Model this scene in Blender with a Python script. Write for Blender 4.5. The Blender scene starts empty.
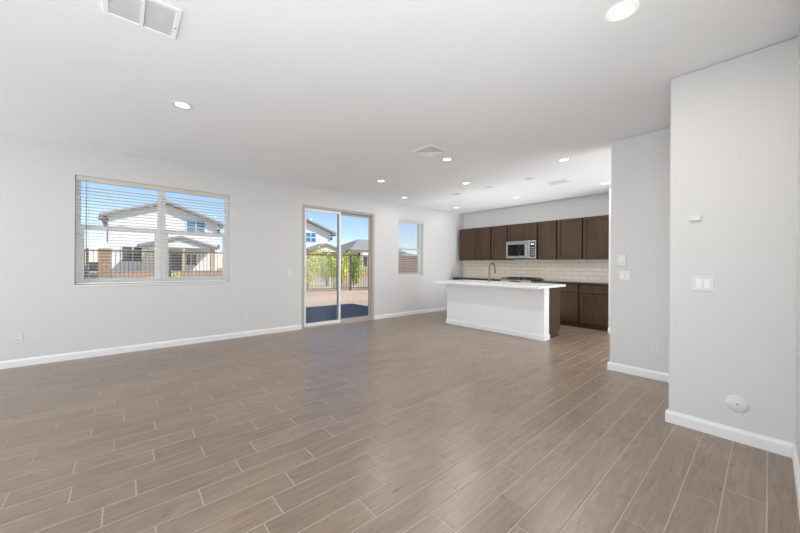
import bpy, bmesh, math, random
from mathutils import Vector, Matrix

S = bpy.context.scene
COL = S.collection
PI = math.pi

# ------------------------------------------------------------------ camera
YAW, ROLL, CAMH, FPX = 0.8546019, 0.00596, 1.23586, 320.414
cd = bpy.data.cameras.new('camera')
cam = bpy.data.objects.new('camera', cd)
COL.objects.link(cam)
cd.sensor_fit = 'HORIZONTAL'
cd.sensor_width = 36.0
cd.lens = FPX * 36.0 / 800.0
cd.shift_y = -(266.5 - 265.228) / 800.0
cd.clip_start = 0.02
cd.clip_end = 400
cam.matrix_world = (Matrix.Translation((0, 0, CAMH)) @ Matrix.Rotation(YAW - PI / 2, 4, 'Z')
                    @ Matrix.Rotation(PI / 2, 4, 'X') @ Matrix.Rotation(ROLL, 4, 'Z'))
S.camera = cam

# ------------------------------------------------------------------ world, sun, lights, exposure
S.view_settings.view_transform = 'Standard'
S.view_settings.look = 'None'
S.view_settings.gamma = 1
S.view_settings.use_curve_mapping = False
S.view_settings.exposure = 0.0

SUN_DIR = Vector((-2.4, 2.54, -3.0)).normalized()      # the way the sunlight travels
w = bpy.data.worlds.new('sky')
S.world = w
w.use_nodes = True
nt = w.node_tree
nt.nodes.clear()
wo = nt.nodes.new('ShaderNodeOutputWorld')
wb = nt.nodes.new('ShaderNodeBackground')
sky = nt.nodes.new('ShaderNodeTexSky')
sky.sky_type = 'NISHITA'
sky.sun_disc = False
sky.sun_elevation = math.asin(-SUN_DIR.z)
sky.sun_rotation = math.atan2(-SUN_DIR.x, -SUN_DIR.y)
sky.air_density = 1.0
sky.dust_density = 0.0
sky.ozone_density = 1.0
wb.inputs['Strength'].default_value = 0.178
tint = nt.nodes.new('ShaderNodeMix')
tint.data_type = 'RGBA'
tint.blend_type = 'MULTIPLY'
tint.inputs[0].default_value = 1.0
tint.inputs[7].default_value = (0.84, 0.88, 1.04, 1)
nt.links.new(sky.outputs[0], tint.inputs[6])
nt.links.new(tint.outputs[2], wb.inputs['Color'])
nt.links.new(wb.outputs[0], wo.inputs['Surface'])

sd = bpy.data.lights.new('sun', 'SUN')
sd.energy = 4.8
sd.angle = 0.009
sd.color = (1.0, 0.96, 0.90)
sun = bpy.data.objects.new('sun', sd)
COL.objects.link(sun)
sun.rotation_euler = SUN_DIR.to_track_quat('-Z', 'Y').to_euler()
sun.location = (10, -10, 15)


def area(name, loc, direction, sx, sy, power, color=(1, 1, 1)):
    d = bpy.data.lights.new(name, 'AREA')
    d.shape = 'RECTANGLE'
    d.size, d.size_y = sx, sy
    d.energy = power
    d.color = color
    o = bpy.data.objects.new(name, d)
    COL.objects.link(o)
    o.location = loc
    o.rotation_euler = Vector(direction).to_track_quat('-Z', 'Z').to_euler()
    return o


# unseen fill lamps, added in made-up openings beside and behind the camera
area('fill_side', (-5.05, 0.6, 1.25), (1, 0, 0.3), 3.4, 2.2, 16, (0.93, 0.972, 1.0))
area('fill_side_far', (-5.05, 4.2, 1.25), (1, 0, 0.3), 1.7, 1.6, 132, (0.93, 0.972, 1.0))
area('fill_rear', (0.3, -4.05, 1.22), (0, 1, 0.3), 3.4, 2.2, 10, (0.93, 0.972, 1.0))
# added fill lamp, unseen behind the camera, aimed up at the ceiling
area('fill_ceiling', (-1.2, -1.0, 0.4), (0.2, 0.2, 1), 2.6, 2.6, 218, (0.93, 0.972, 1.0))
area('fill_island', (6.42, 3.85, 0.15), (0.0, 0, 1), 0.45, 1.1, 31, (0.93, 0.972, 1.0))  # added fill lamp, hidden behind the island to lift the kitchen ceiling
# added kitchen fill lamp, hidden in a made-up space behind the recessed wall
area('fill_kitchen', (6.0, -1.20, 0.9), (0, 1, 0.45), 2.2, 1.6, 90, (0.97, 0.985, 1.0))

# ------------------------------------------------------------------ materials
M = {}


def nodes_of(name):
    m = bpy.data.materials.new(name)
    m.use_nodes = True
    t = m.node_tree
    p = t.nodes['Principled BSDF']
    M[name] = m
    return m, t, p


def N(t, typ, **kw):
    n = t.nodes.new(typ)
    for k, v in kw.items():
        if k in n.inputs:
            n.inputs[k].default_value = v
        else:
            setattr(n, k, v)
    return n


def coord(t, scale=(1, 1, 1), out='Object'):
    tc = N(t, 'ShaderNodeTexCoord')
    mp = N(t, 'ShaderNodeMapping')
    mp.inputs['Scale'].default_value = scale
    t.links.new(tc.outputs[out], mp.inputs['Vector'])
    return mp.outputs['Vector']


def mat(name, col, rough=0.5, metal=0.0, var=0.0, vscale=(8, 8, 8), bump=0.0, bscale=80.0, spec=0.5):
    """plain procedural material: noise varies the colour a little, a fine noise gives the surface its texture"""
    m, t, p = nodes_of(name)
    p.inputs['Roughness'].default_value = rough
    p.inputs['Metallic'].default_value = metal
    p.inputs['Specular IOR Level'].default_value = spec
    c = (*col, 1)
    v = coord(t, vscale)
    no = N(t, 'ShaderNodeTexNoise', Scale=1.0, Detail=4.0)
    t.links.new(v, no.inputs['Vector'])
    mx = N(t, 'ShaderNodeMix', data_type='RGBA')
    mx.inputs[6].default_value = tuple(min(1, x * (1 - var)) for x in col) + (1,)
    mx.inputs[7].default_value = tuple(min(1, x * (1 + var)) for x in col) + (1,)
    t.links.new(no.outputs['Fac'], mx.inputs[0])
    t.links.new(mx.outputs[2], p.inputs['Base Color'])
    if bump:
        v2 = coord(t, (bscale, bscale, bscale))
        n2 = N(t, 'ShaderNodeTexNoise', Scale=1.0, Detail=3.0)
        t.links.new(v2, n2.inputs['Vector'])
        b = N(t, 'ShaderNodeBump', Strength=bump, Distance=0.002)
        t.links.new(n2.outputs['Fac'], b.inputs['Height'])
        t.links.new(b.outputs['Normal'], p.inputs['Normal'])
    return m


mat('wall_paint', (0.675, 0.674, 0.676), 0.65, var=0.01, bump=0.25, bscale=90, spec=0.25)
mat('ceiling_paint', (0.885, 0.905, 0.92), 0.8, var=0.01, bump=0.2, bscale=70, spec=0.2)
mat('trim_paint', (0.84, 0.84, 0.84), 0.35, var=0.01)
mat('island_paint', (0.84, 0.845, 0.85), 0.6, var=0.01, bump=0.2, bscale=90, spec=0.25)
mat('grout', (0.46, 0.40, 0.34), 0.8, var=0.06, vscale=(20, 20, 20))
mat('white_plastic', (0.71, 0.71, 0.715), 0.35, var=0.01)
mat('fixture_white', (0.78, 0.78, 0.78), 0.4, var=0.01)
mat('vent_white', (0.92, 0.92, 0.925), 0.5, var=0.01)
mat('slot_dark', (0.05, 0.05, 0.05), 0.6)
mat('vent_dark', (0.80, 0.80, 0.80), 0.7)
mat('vinyl_frame', (0.62, 0.59, 0.54), 0.4, var=0.02)
mat('door_frame_tan', (0.46, 0.415, 0.37), 0.42, var=0.03)
mat('sash_white', (0.86, 0.86, 0.85), 0.35, var=0.01)
mat('blind_white', (0.90, 0.895, 0.88), 0.45, var=0.01)
mat('cord_white', (0.72, 0.71, 0.68), 0.7)
mat('wand_grey', (0.22, 0.22, 0.21), 0.25)
mat('quartz_white', (0.82, 0.82, 0.81), 0.18, var=0.02, vscale=(14, 14, 14))
mat('dark_granite', (0.035, 0.032, 0.03), 0.10, var=0.5, vscale=(60, 60, 60))
mat('brushed_nickel', (0.16, 0.148, 0.135), 0.32, metal=1.0, var=0.05)
mat('stainless', (0.62, 0.61, 0.60), 0.26, metal=1.0, var=0.06, vscale=(2, 2, 160))
mat('black_glass', (0.012, 0.012, 0.013), 0.06)
mat('black_enamel', (0.018, 0.018, 0.018), 0.3, var=0.1)
mat('cast_iron', (0.02, 0.02, 0.02), 0.55, var=0.2, bump=0.3)
mat('button_grey', (0.55, 0.55, 0.55), 0.4)

# espresso stained wood, grain along z
m, t, p = nodes_of('espresso_wood')
v = coord(t, (42, 42, 2.2))
no = N(t, 'ShaderNodeTexNoise', Scale=1.0, Detail=6.0, Roughness=0.65, Distortion=0.6)
t.links.new(v, no.inputs['Vector'])
cr = N(t, 'ShaderNodeValToRGB')
cr.color_ramp.elements[0].position, cr.color_ramp.elements[1].position = 0.25, 0.8
cr.color_ramp.elements[0].color = (0.036, 0.019, 0.011, 1)
cr.color_ramp.elements[1].color = (0.100, 0.057, 0.035, 1)
t.links.new(no.outputs['Fac'], cr.inputs['Fac'])
t.links.new(cr.outputs['Color'], p.inputs['Base Color'])
p.inputs['Roughness'].default_value = 0.45
p.inputs['Specular IOR Level'].default_value = 0.26
bp = N(t, 'ShaderNodeBump', Strength=0.12, Distance=0.001)
t.links.new(no.outputs['Fac'], bp.inputs['Height'])
t.links.new(bp.outputs['Normal'], p.inputs['Normal'])

# wood-look porcelain plank: per-plank tone from the 'tone' attribute, grain streaks along x
m, t, p = nodes_of('plank_tile')
at = N(t, 'ShaderNodeAttribute')
at.attribute_name = 'tone'
sep = N(t, 'ShaderNodeSeparateColor')
t.links.new(at.outputs['Color'], sep.inputs['Color'])
tc = N(t, 'ShaderNodeTexCoord')
off = N(t, 'ShaderNodeVectorMath', operation='SCALE')
t.links.new(at.outputs['Color'], off.inputs[0])
off.inputs['Scale'].default_value = 37.0
add = N(t, 'ShaderNodeVectorMath', operation='ADD')
t.links.new(tc.outputs['Object'], add.inputs[0])
t.links.new(off.outputs[0], add.inputs[1])


def grain(scale, detail, rough, dist):
    mp = N(t, 'ShaderNodeMapping')
    mp.inputs['Scale'].default_value = scale
    t.links.new(add.outputs[0], mp.inputs['Vector'])
    n = N(t, 'ShaderNodeTexNoise', Scale=1.0, Detail=detail, Roughness=rough, Distortion=dist)
    t.links.new(mp.outputs[0], n.inputs['Vector'])
    return n


g1 = grain((5, 60, 5), 6.0, 0.65, 0.8)
g2 = grain((2.4, 20, 2), 4.0, 0.6, 1.6)
g3 = grain((7, 13, 7), 2.0, 0.5, 0.3)
r1 = N(t, 'ShaderNodeValToRGB')
r1.color_ramp.elements[0].position, r1.color_ramp.elements[1].position = 0.28, 0.74
r1.color_ramp.elements[0].color = (0.162, 0.115, 0.083, 1)
r1.color_ramp.elements[1].color = (0.352, 0.267, 0.203, 1)
mxg = N(t, 'ShaderNodeMath', operation='MULTIPLY_ADD')
mxg.inputs[1].default_value = 0.55
t.links.new(g1.outputs['Fac'], mxg.inputs[0])
hf = N(t, 'ShaderNodeMath', operation='MULTIPLY')
hf.inputs[1].default_value = 0.45
t.links.new(g2.outputs['Fac'], hf.inputs[0])
t.links.new(hf.outputs[0], mxg.inputs[2])
t.links.new(mxg.outputs[0], r1.inputs['Fac'])
# knots: few dark specks
rk = N(t, 'ShaderNodeValToRGB')
rk.color_ramp.elements[0].position, rk.color_ramp.elements[1].position = 0.685, 0.79
rk.color_ramp.elements[0].color = (1, 1, 1, 1)
rk.color_ramp.elements[1].color = (0.55, 0.52, 0.5, 1)
t.links.new(g3.outputs['Fac'], rk.inputs['Fac'])
mk = N(t, 'ShaderNodeMix', data_type='RGBA', blend_type='MULTIPLY')
mk.inputs[0].default_value = 1.0
t.links.new(r1.outputs['Color'], mk.inputs[6])
t.links.new(rk.outputs['Color'], mk.inputs[7])
hsv = N(t, 'ShaderNodeHueSaturation')
tv = N(t, 'ShaderNodeMapRange')
tv.inputs['To Min'].default_value, tv.inputs['To Max'].default_value = 0.93, 1.08
t.links.new(sep.outputs[0], tv.inputs['Value'])
t.links.new(tv.outputs[0], hsv.inputs['Value'])
t.links.new(mk.outputs[2], hsv.inputs['Color'])
t.links.new(hsv.outputs['Color'], p.inputs['Base Color'])
p.inputs['Roughness'].default_value = 0.31
p.inputs['IOR'].default_value = 1.62
bp = N(t, 'ShaderNodeBump', Strength=0.15, Distance=0.001)
t.links.new(g1.outputs['Fac'], bp.inputs['Height'])
t.links.new(bp.outputs['Normal'], p.inputs['Normal'])


def brick(name, c1, c2, cm, bw, rh, mortar, rough, plane='yz', bump=0.4, offs=0.5):
    m, t, p = nodes_of(name)
    tc = N(t, 'ShaderNodeTexCoord')
    sp = N(t, 'ShaderNodeSeparateXYZ')
    t.links.new(tc.outputs['Object'], sp.inputs[0])
    cb = N(t, 'ShaderNodeCombineXYZ')
    a, b = {'yz': (1, 2), 'xz': (0, 2), 'xy': (0, 1)}[plane]
    t.links.new(sp.outputs[a], cb.inputs[0])
    t.links.new(sp.outputs[b], cb.inputs[1])
    br = N(t, 'ShaderNodeTexBrick', offset=offs)
    br.inputs['Color1'].default_value = (*c1, 1)
    br.inputs['Color2'].default_value = (*c2, 1)
    br.inputs['Mortar'].default_value = (*cm, 1)
    br.inputs['Scale'].default_value = 1.0
    br.inputs['Brick Width'].default_value = bw
    br.inputs['Row Height'].default_value = rh
    br.inputs['Mortar Size'].default_value = mortar
    br.inputs['Mortar Smooth'].default_value = 0.1
    t.links.new(cb.outputs[0], br.inputs['Vector'])
    t.links.new(br.outputs['Color'], p.inputs['Base Color'])
    p.inputs['Roughness'].default_value = rough
    bp = N(t, 'ShaderNodeBump', Strength=bump, Distance=0.003)
    bp.invert = True
    t.links.new(br.outputs['Fac'], bp.inputs['Height'])
    t.links.new(bp.outputs['Normal'], p.inputs['Normal'])


brick('subway_tile', (0.92, 0.83, 0.72), (0.87, 0.77, 0.66), (0.56, 0.46, 0.37), 0.30, 0.0938, 0.0035, 0.15, 'yz')
brick('tan_block', (0.26, 0.18, 0.13), (0.28, 0.20, 0.145), (0.24, 0.175, 0.13), 0.40, 0.20, 0.010, 0.9, 'xz', 0.3)
brick('brown_block', (0.33, 0.19, 0.10), (0.42, 0.26, 0.14), (0.28, 0.18, 0.11), 0.40, 0.20, 0.012, 0.9, 'xz', 0.5)
brick('brick_red', (0.40, 0.26, 0.18), (0.46, 0.31, 0.22), (0.44, 0.34, 0.26), 0.40, 0.15, 0.015, 0.9, 'xz', 0.5)
brick('roof_shingle', (0.33, 0.31, 0.295), (0.39, 0.365, 0.34), (0.25, 0.235, 0.22), 0.35, 0.30, 0.02, 0.9, 'xy', 0.5)
brick('stone_veneer', (0.33, 0.28, 0.23), (0.26, 0.23, 0.20), (0.36, 0.33, 0.29), 0.35, 0.14, 0.02, 0.9, 'xz', 0.5)

mat('dirt', (0.58, 0.44, 0.29), 0.95, var=0.25, vscale=(0.9, 0.9, 0.9), bump=0.8, bscale=25)
mat('berm_dirt', (0.60, 0.44, 0.31), 0.95, var=0.22, vscale=(2, 2, 2), bump=0.8, bscale=22)
mat('patio_concrete', (0.18, 0.17, 0.165), 0.7, var=0.2, vscale=(3, 3, 3), bump=0.2, bscale=40)
mat('street_grey', (0.45, 0.42, 0.38), 0.9, var=0.08, vscale=(2, 2, 2))
mat('stucco_white', (0.84, 0.82, 0.80), 0.9, var=0.02, vscale=(3, 3, 3), bump=0.3, bscale=30)
mat('stucco_cream', (0.66, 0.58, 0.46), 0.9, var=0.03, vscale=(3, 3, 3), bump=0.3, bscale=30)
mat('stucco_tan', (0.42, 0.34, 0.27), 0.9, var=0.03, vscale=(3, 3, 3), bump=0.3, bscale=30)
mat('fascia_grey', (0.20, 0.19, 0.19), 0.7, var=0.05)
mat('soffit_grey', (0.38, 0.37, 0.38), 0.8, var=0.03)
mat('iron_black', (0.11, 0.092, 0.076), 0.5, var=0.1)
mat('post_tan', (0.55, 0.44, 0.30), 0.8, var=0.05)
mat('window_glass_blue', (0.05, 0.20, 0.36), 0.08)
mat('window_glass_dark', (0.06, 0.065, 0.06), 0.08)
mat('house_trim_white', (0.82, 0.82, 0.80), 0.6)
mat('bark', (0.16, 0.11, 0.07), 0.9, var=0.2)
mat('leaf_yellow', (0.76, 0.74, 0.14), 0.6, var=0.35, vscale=(3, 3, 3))
mat('leaf_green', (0.32, 0.44, 0.09), 0.6, var=0.35, vscale=(3, 3, 3))
mat('leaf_lime', (0.62, 0.69, 0.14), 0.6, var=0.3, vscale=(3, 3, 3))
mat('car_blue', (0.05, 0.065, 0.085), 0.25)
mat('tire_black', (0.02, 0.02, 0.02), 0.8)

# clear pane: mostly lets light straight through, mirrors a little at grazing angles
m = bpy.data.materials.new('clear_glass')
m.use_nodes = True
M['clear_glass'] = m
t = m.node_tree
t.nodes.clear()
o_ = t.nodes.new('ShaderNodeOutputMaterial')
tr = t.nodes.new('ShaderNodeBsdfTransparent')
tr.inputs[0].default_value = (0.97, 0.985, 0.98, 1)
gl = t.nodes.new('ShaderNodeBsdfGlossy')
gl.inputs['Roughness'].default_value = 0.01
fr = t.nodes.new('ShaderNodeFresnel')
fr.inputs['IOR'].default_value = 1.25
mx = t.nodes.new('ShaderNodeMixShader')
t.links.new(fr.outputs[0], mx.inputs[0])
t.links.new(tr.outputs[0], mx.inputs[1])
t.links.new(gl.outputs[0], mx.inputs[2])
t.links.new(mx.outputs[0], o_.inputs['Surface'])


def emit(name, col, strength):
    m = bpy.data.materials.new(name)
    m.use_nodes = True
    M[name] = m
    p = m.node_tree.nodes['Principled BSDF']
    p.inputs['Base Color'].default_value = (0.8, 0.8, 0.8, 1)
    p.inputs['Emission Color'].default_value = (*col, 1)
    p.inputs['Emission Strength'].default_value = strength


emit('lamp_lens', (1.0, 0.985, 0.95), 2.4)
emit('lamp_lens_warm', (1.0, 0.93, 0.74), 2.6)
emit('lamp_ring_glow', (1.0, 0.90, 0.68), 0.35)  # warm trim ring's own emission, imitating lens light falling on it
emit('clock_digits', (0.5, 0.8, 1.0), 0.6)


# ------------------------------------------------------------------ mesh builder
class MB:
    def __init__(self):
        self.bm = bmesh.new()

    def box(self, x0, x1, y0, y1, z0, z1, bev=0.0):
        xs, ys, zs = sorted((x0, x1)), sorted((y0, y1)), sorted((z0, z1))
        v = [self.bm.verts.new((x, y, z)) for x in xs for y in ys for z in zs]
        f = [self.bm.faces.new([v[i] for i in q]) for q in
             ((0, 1, 3, 2), (4, 6, 7, 5), (0, 4, 5, 1), (2, 3, 7, 6), (0, 2, 6, 4), (1, 5, 7, 3))]
        if bev:
            ed = list({e for g in f for e in g.edges})
            bmesh.ops.bevel(self.bm, geom=ed, offset=bev, segments=2 if bev < 0.012 else 5, profile=0.5, affect='EDGES')
        return self

    def cyl(self, c, r, h, axis='z', n=24, r2=None):
        """cylinder from c along +axis"""
        r2 = r if r2 is None else r2
        A = {'x': (Vector((0, 1, 0)), Vector((0, 0, 1)), Vector((1, 0, 0))),
             'y': (Vector((0, 0, 1)), Vector((1, 0, 0)), Vector((0, 1, 0))),
             'z': (Vector((1, 0, 0)), Vector((0, 1, 0)), Vector((0, 0, 1)))}[axis]
        c = Vector(c)
        a = [self.bm.verts.new(c + (A[0] * math.cos(k * 2 * PI / n) + A[1] * math.sin(k * 2 * PI / n)) * r) for k in range(n)]
        b = [self.bm.verts.new(c + A[2] * h + (A[0] * math.cos(k * 2 * PI / n) + A[1] * math.sin(k * 2 * PI / n)) * r2) for k in range(n)]
        for k in range(n):
            self.bm.faces.new((a[k], a[(k + 1) % n], b[(k + 1) % n], b[k]))
        self.bm.faces.new(a[::-1])
        self.bm.faces.new(b)
        return self

    def lathe(self, c, prof, axis='z', n=32):
        """closed profile of (r, h) pairs turned about the axis"""
        A = {'x': (Vector((0, 1, 0)), Vector((0, 0, 1)), Vector((1, 0, 0))),
             'z': (Vector((1, 0, 0)), Vector((0, 1, 0)), Vector((0, 0, 1)))}[axis]
        c = Vector(c)
        rings = []
        for r, h in prof:
            if r < 1e-6:
                rings.append([self.bm.verts.new(c + A[2] * h)])
            else:
                rings.append([self.bm.verts.new(c + A[2] * h + (A[0] * math.cos(k * 2 * PI / n) + A[1] * math.sin(k * 2 * PI / n)) * r) for k in range(n)])
        for a, b in zip(rings, rings[1:]):
            for k in range(n):
                q = []
                for vv in (a[k % len(a)], a[(k + 1) % len(a)], b[(k + 1) % len(b)], b[k % len(b)]):
                    if vv not in q:
                        q.append(vv)
                if len(q) > 2:
                    self.bm.faces.new(q)
        return self

    def tube(self, pts, r, n=12):
        pts = [Vector(q) for q in pts]
        rr = r if isinstance(r, (list, tuple)) else [r] * len(pts)
        rings = []
        up = Vector((0.13, 0.31, 0.94)).normalized()
        for i, q in enumerate(pts):
            d = (pts[min(i + 1, len(pts) - 1)] - pts[max(i - 1, 0)]).normalized()
            u = d.cross(up)
            if u.length < 0.1:
                u = d.cross(Vector((1, 0, 0)))
            u.normalize()
            vv = d.cross(u)
            rings.append([self.bm.verts.new(q + (u * math.cos(k * 2 * PI / n) + vv * math.sin(k * 2 * PI / n)) * rr[i]) for k in range(n)])
        for a, b in zip(rings, rings[1:]):
            for k in range(n):
                self.bm.faces.new((a[k], a[(k + 1) % n], b[(k + 1) % n], b[k]))
        self.bm.faces.new(rings[0][::-1])
        self.bm.faces.new(rings[-1])
        return self

    def prism(self, poly, axis, a, b):
        """2D polygon swept along an axis from a to b ('y': poly is (x, z); 'x': poly is (y, z); 'z': poly is (x, y))"""
        def P(q, h):
            return {'y': (q[0], h, q[1]), 'x': (h, q[0], q[1]), 'z': (q[0], q[1], h)}[axis]
        va = [self.bm.verts.new(P(q, a)) for q in poly]
        vb = [self.bm.verts.new(P(q, b)) for q in poly]
        n = len(poly)
        for k in range(n):
            self.bm.faces.new((va[k], va[(k + 1) % n], vb[(k + 1) % n], vb[k]))
        self.bm.faces.new(va[::-1])
        self.bm.faces.new(vb)
        return self

    def poly(self, pts):
        self.bm.faces.new([self.bm.verts.new(q) for q in pts])
        return self

    def build(self, name, material, parent=None, smooth=False, kind=None, label=None):
        bmesh.ops.recalc_face_normals(self.bm, faces=self.bm.faces[:])
        me = bpy.data.meshes.new(name)
        self.bm.to_mesh(me)
        self.bm.free()
        me.materials.append(M[material])
        if smooth:
            for q in me.polygons:
                q.use_smooth = True
            try:
                me.set_sharp_from_angle(angle=math.radians(40))
            except Exception:
                pass
        o = bpy.data.objects.new(name, me)
        COL.objects.link(o)
        if parent:
            o.parent = parent
        if kind:
            o['kind'] = kind
        if label:
            o['label'] = label
        return o


def tag(o, label, cat, group=None, kind=None):
    o['label'] = label
    o['category'] = cat
    if group:
        o['group'] = group
    if kind:
        o['kind'] = kind
    return o


def thing(name, label, cat, loc=(0, 0, 0), rotz=0.0, group=None):
    o = bpy.data.objects.new(name, None)
    o.empty_display_size = 0.1
    COL.objects.link(o)
    o.location = loc
    o.rotation_euler = (0, 0, rotz)
    return tag(o, label, cat, group)


def struct(name, mb, material, parent=None, smooth=False):
    return mb.build(name, material, parent, smooth, kind=None if parent else 'structure')


def dup(root, loc, rotz, label, group=None):
    r = root.copy()
    COL.objects.link(r)
    r.location = loc
    r.rotation_euler = (0, 0, rotz)
    r['label'] = label
    if group:
        r['group'] = group
    for ch in list(root.children):
        c = ch.copy()
        COL.objects.link(c)
        c.parent = r
        for g in list(ch.children):
            d = g.copy()
            COL.objects.link(d)
            d.parent = c
    return r


def holed_wall(plane, us, zs, holes, a, b):
    """wall slab between a and b on the plane axis ('x' or 'y'), u runs along the other; holes = (u0, u1, z0, z1)"""
    mb = MB()
    for h in holes:
        us = us + [h[0], h[1]]
        zs = zs + [h[2], h[3]]
    us, zs = sorted(set(us)), sorted(set(zs))

    def solid(i, j):
        if i < 0 or j < 0 or i >= len(us) - 1 or j >= len(zs) - 1:
            return False
        u, z = (us[i] + us[i + 1]) / 2, (zs[j] + zs[j + 1]) / 2
        return not any(h[0] < u < h[1] and h[2] < z < h[3] for h in holes)

    cache = {}

    def V(i, j, s):
        k = (i, j, s)
        if k not in cache:
            q = (us[i], s, zs[j]) if plane == 'y' else (s, us[i], zs[j])
            cache[k] = mb.bm.verts.new(q)
        return cache[k]
    for i in range(len(us) - 1):
        for j in range(len(zs) - 1):
            if not solid(i, j):
                continue
            for s in (a, b):
                mb.bm.faces.new([V(i, j, s), V(i + 1, j, s), V(i + 1, j + 1, s), V(i, j + 1, s)])
            for di, dj, e in ((-1, 0, ((i, j), (i, j + 1))), (1, 0, ((i + 1, j), (i + 1, j + 1))),
                              (0, -1, ((i, j), (i + 1, j))), (0, 1, ((i, j + 1), (i + 1, j + 1)))):
                if not solid(i + di, j + dj):
                    (p0, q0), (p1, q1) = e
                    mb.bm.faces.new([V(p0, q0, a), V(p1, q1, a), V(p1, q1, b), V(p0, q0, b)])
    return mb


# ------------------------------------------------------------------ room shell
H = 2.74
YW = 5.858          # wall with the windows
XK = 7.545          # kitchen wall
X1, X2 = 3.303, 4.429
YC1, YC2 = 0.520, 1.246       # corners where those two walls end
YR = -0.122
XL, YB = -5.0, -4.0
WIN1 = (-0.452, 1.357, 0.952, 2.378)
WIN2 = (5.050, 5.895, 0.962, 2.354)
DOOR = (2.608, 4.332, 0.0, 2.395)
T = 0.20

# floor: plank tiles with bevelled edges on a grout bed
PW, PL, GR = 0.1576, 0.614, 0.0034
known = {0: 0.094, 1: 0.51, 2: 0.03, 3: 0.425, 4: 0.20, 5: 0.34, 6: 0.565, 7: 0.165, 8: 0.337, 9: 0.52, 10: 0.0, 11: 0.127,
         12: 0.326, 13: 0.55, 14: 0.067, 15: 0.414}
rng = random.Random(4)
mb = MB()
tone = []
for r in range(-28, 38):
    y0, y1 = r * PW + GR / 2, (r + 1) * PW - GR / 2
    if y1 < YB or y0 > YW + 0.05:
        continue
    if y1 > YW + 0.08:
        y1 = YW + 0.08
    offs = known.get(r, (0.205 * r + rng.uniform(-0.05, 0.05)) % PL)
    k = math.floor((XL - offs) / PL)
    while offs + k * PL < XK:
        xa, xb = offs + k * PL + GR / 2, offs + (k + 1) * PL - GR / 2
        k += 1
        xa, xb = max(xa, XL), min(xb, XK)
        if xb - xa < 0.02:
            continue
        e, z0, z1 = 0.0022, -0.0030, 0.0
        dz = rng.uniform(-0.0004, 0.0004)
        lo = [mb.bm.verts.new(q) for q in ((xa, y0, z0), (xb, y0, z0), (xb, y1, z0), (xa, y1, z0))]
        tilt = [rng.uniform(-0.0003, 0.0003) for _ in range(2)]
        hi = [mb.bm.verts.new(q) for q in ((xa + e, y0 + e, z1 + dz + tilt[0]), (xb - e, y0 + e, z1 + dz + tilt[1]),
                                           (xb - e, y1 - e, z1 + dz + tilt[1]), (xa + e, y1 - e, z1 + dz + tilt[0]))]
        fs = [mb.bm.faces.new(hi)]
        for q in range(4):
            fs.append(mb.bm.faces.new((lo[q], lo[(q + 1) % 4], hi[(q + 1) % 4], hi[q])))
        c = (rng.random(), rng.random(), rng.random(), 1)
        tone.append((len(fs), c))
mb.bm.faces.ensure_lookup_table()
lay = mb.bm.loops.layers.float_color.new('tone')
i = 0
for n_, c in tone:
    for _ in range(n_):
        for lp in mb.bm.faces[i].loops:
            lp[lay] = c
        i += 1
floor = struct('floor', mb, 'plank_tile')
struct('grout_bed', MB().box(XL - T, XK + T, YB - T, YW + 0.08, -0.12, -0.0016), 'grout', floor)

struct('ceiling', MB().box(XL - T, XK + T, YB - T, YW + T, H, H + 0.12), 'ceiling_paint')
struct('wall_window_side', holed_wall('y', [XL - T, XK + T], [-0.12, H], [WIN1, WIN2, DOOR], YW, YW + T), 'wall_paint')
struct('wall_kitchen_side', MB().box(XK, XK + T, 1.5, YW, -0.12, H), 'wall_paint')
# wall blocks by the camera: the near one, the one behind it, and the run beside the photographer
struct('wall_near_side', MB().box(X1, X2 + 0.3, YR - 0.15, YC1, -0.12, H, 0.018), 'wall_paint')
struct('wall_hall_side', MB().box(X2, X2 + 0.30, YC1 - 0.2, YC2, -0.12, H, 0.018), 'wall_paint')  # space behind left open for the hidden kitchen fill lamp
struct('wall_right_side', MB().box(1.15, X1, YR - 0.12, YR, -0.12, H), 'wall_paint')
struct('wall_pantry_side', MB().box(6.88, XK, 1.84, 1.960, -0.12, H, 0.004), 'wall_paint')
SIDE_OPEN = (-1.15, 2.35, 0.05, 2.40)  # this and the next two openings are made up for the fill lamps
SIDE_FILL_OPEN = (3.3, 5.1, 0.45, 2.15)
REAR_OPEN = (-1.45, 2.05, 0.05, 2.40)
struct('wall_left_side', holed_wall('x', [YB - T, YW], [-0.12, H], [SIDE_OPEN, SIDE_FILL_OPEN], XL - T, XL), 'wall_paint')
struct('wall_rear_side', holed_wall('y', [XL, XK], [-0.12, H], [REAR_OPEN], YB - T, YB), 'wall_paint')
struct('wall_far_rear_side', MB().box(XK, XK + T, YB, 1.5, -0.12, H), 'wall_paint')


def base_prof(h=0.092, d=0.016):
    return [(0, 0), (d, 0), (d, h - 0.022), (d * 0.55, h - 0.008), (d * 0.45, h), (0, h)]


def base_y(x0, x1, y, s):          # along x, standing out from the wall plane y in direction s
    return MB().prism([(y + s * a, b) for a, b in base_prof()], 'x', x0, x1)


def base_x(y0, y1, x, s):          # along y
    return MB().prism([(x + s * a, b) for a, b in base_prof()], 'y', y0, y1)


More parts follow.
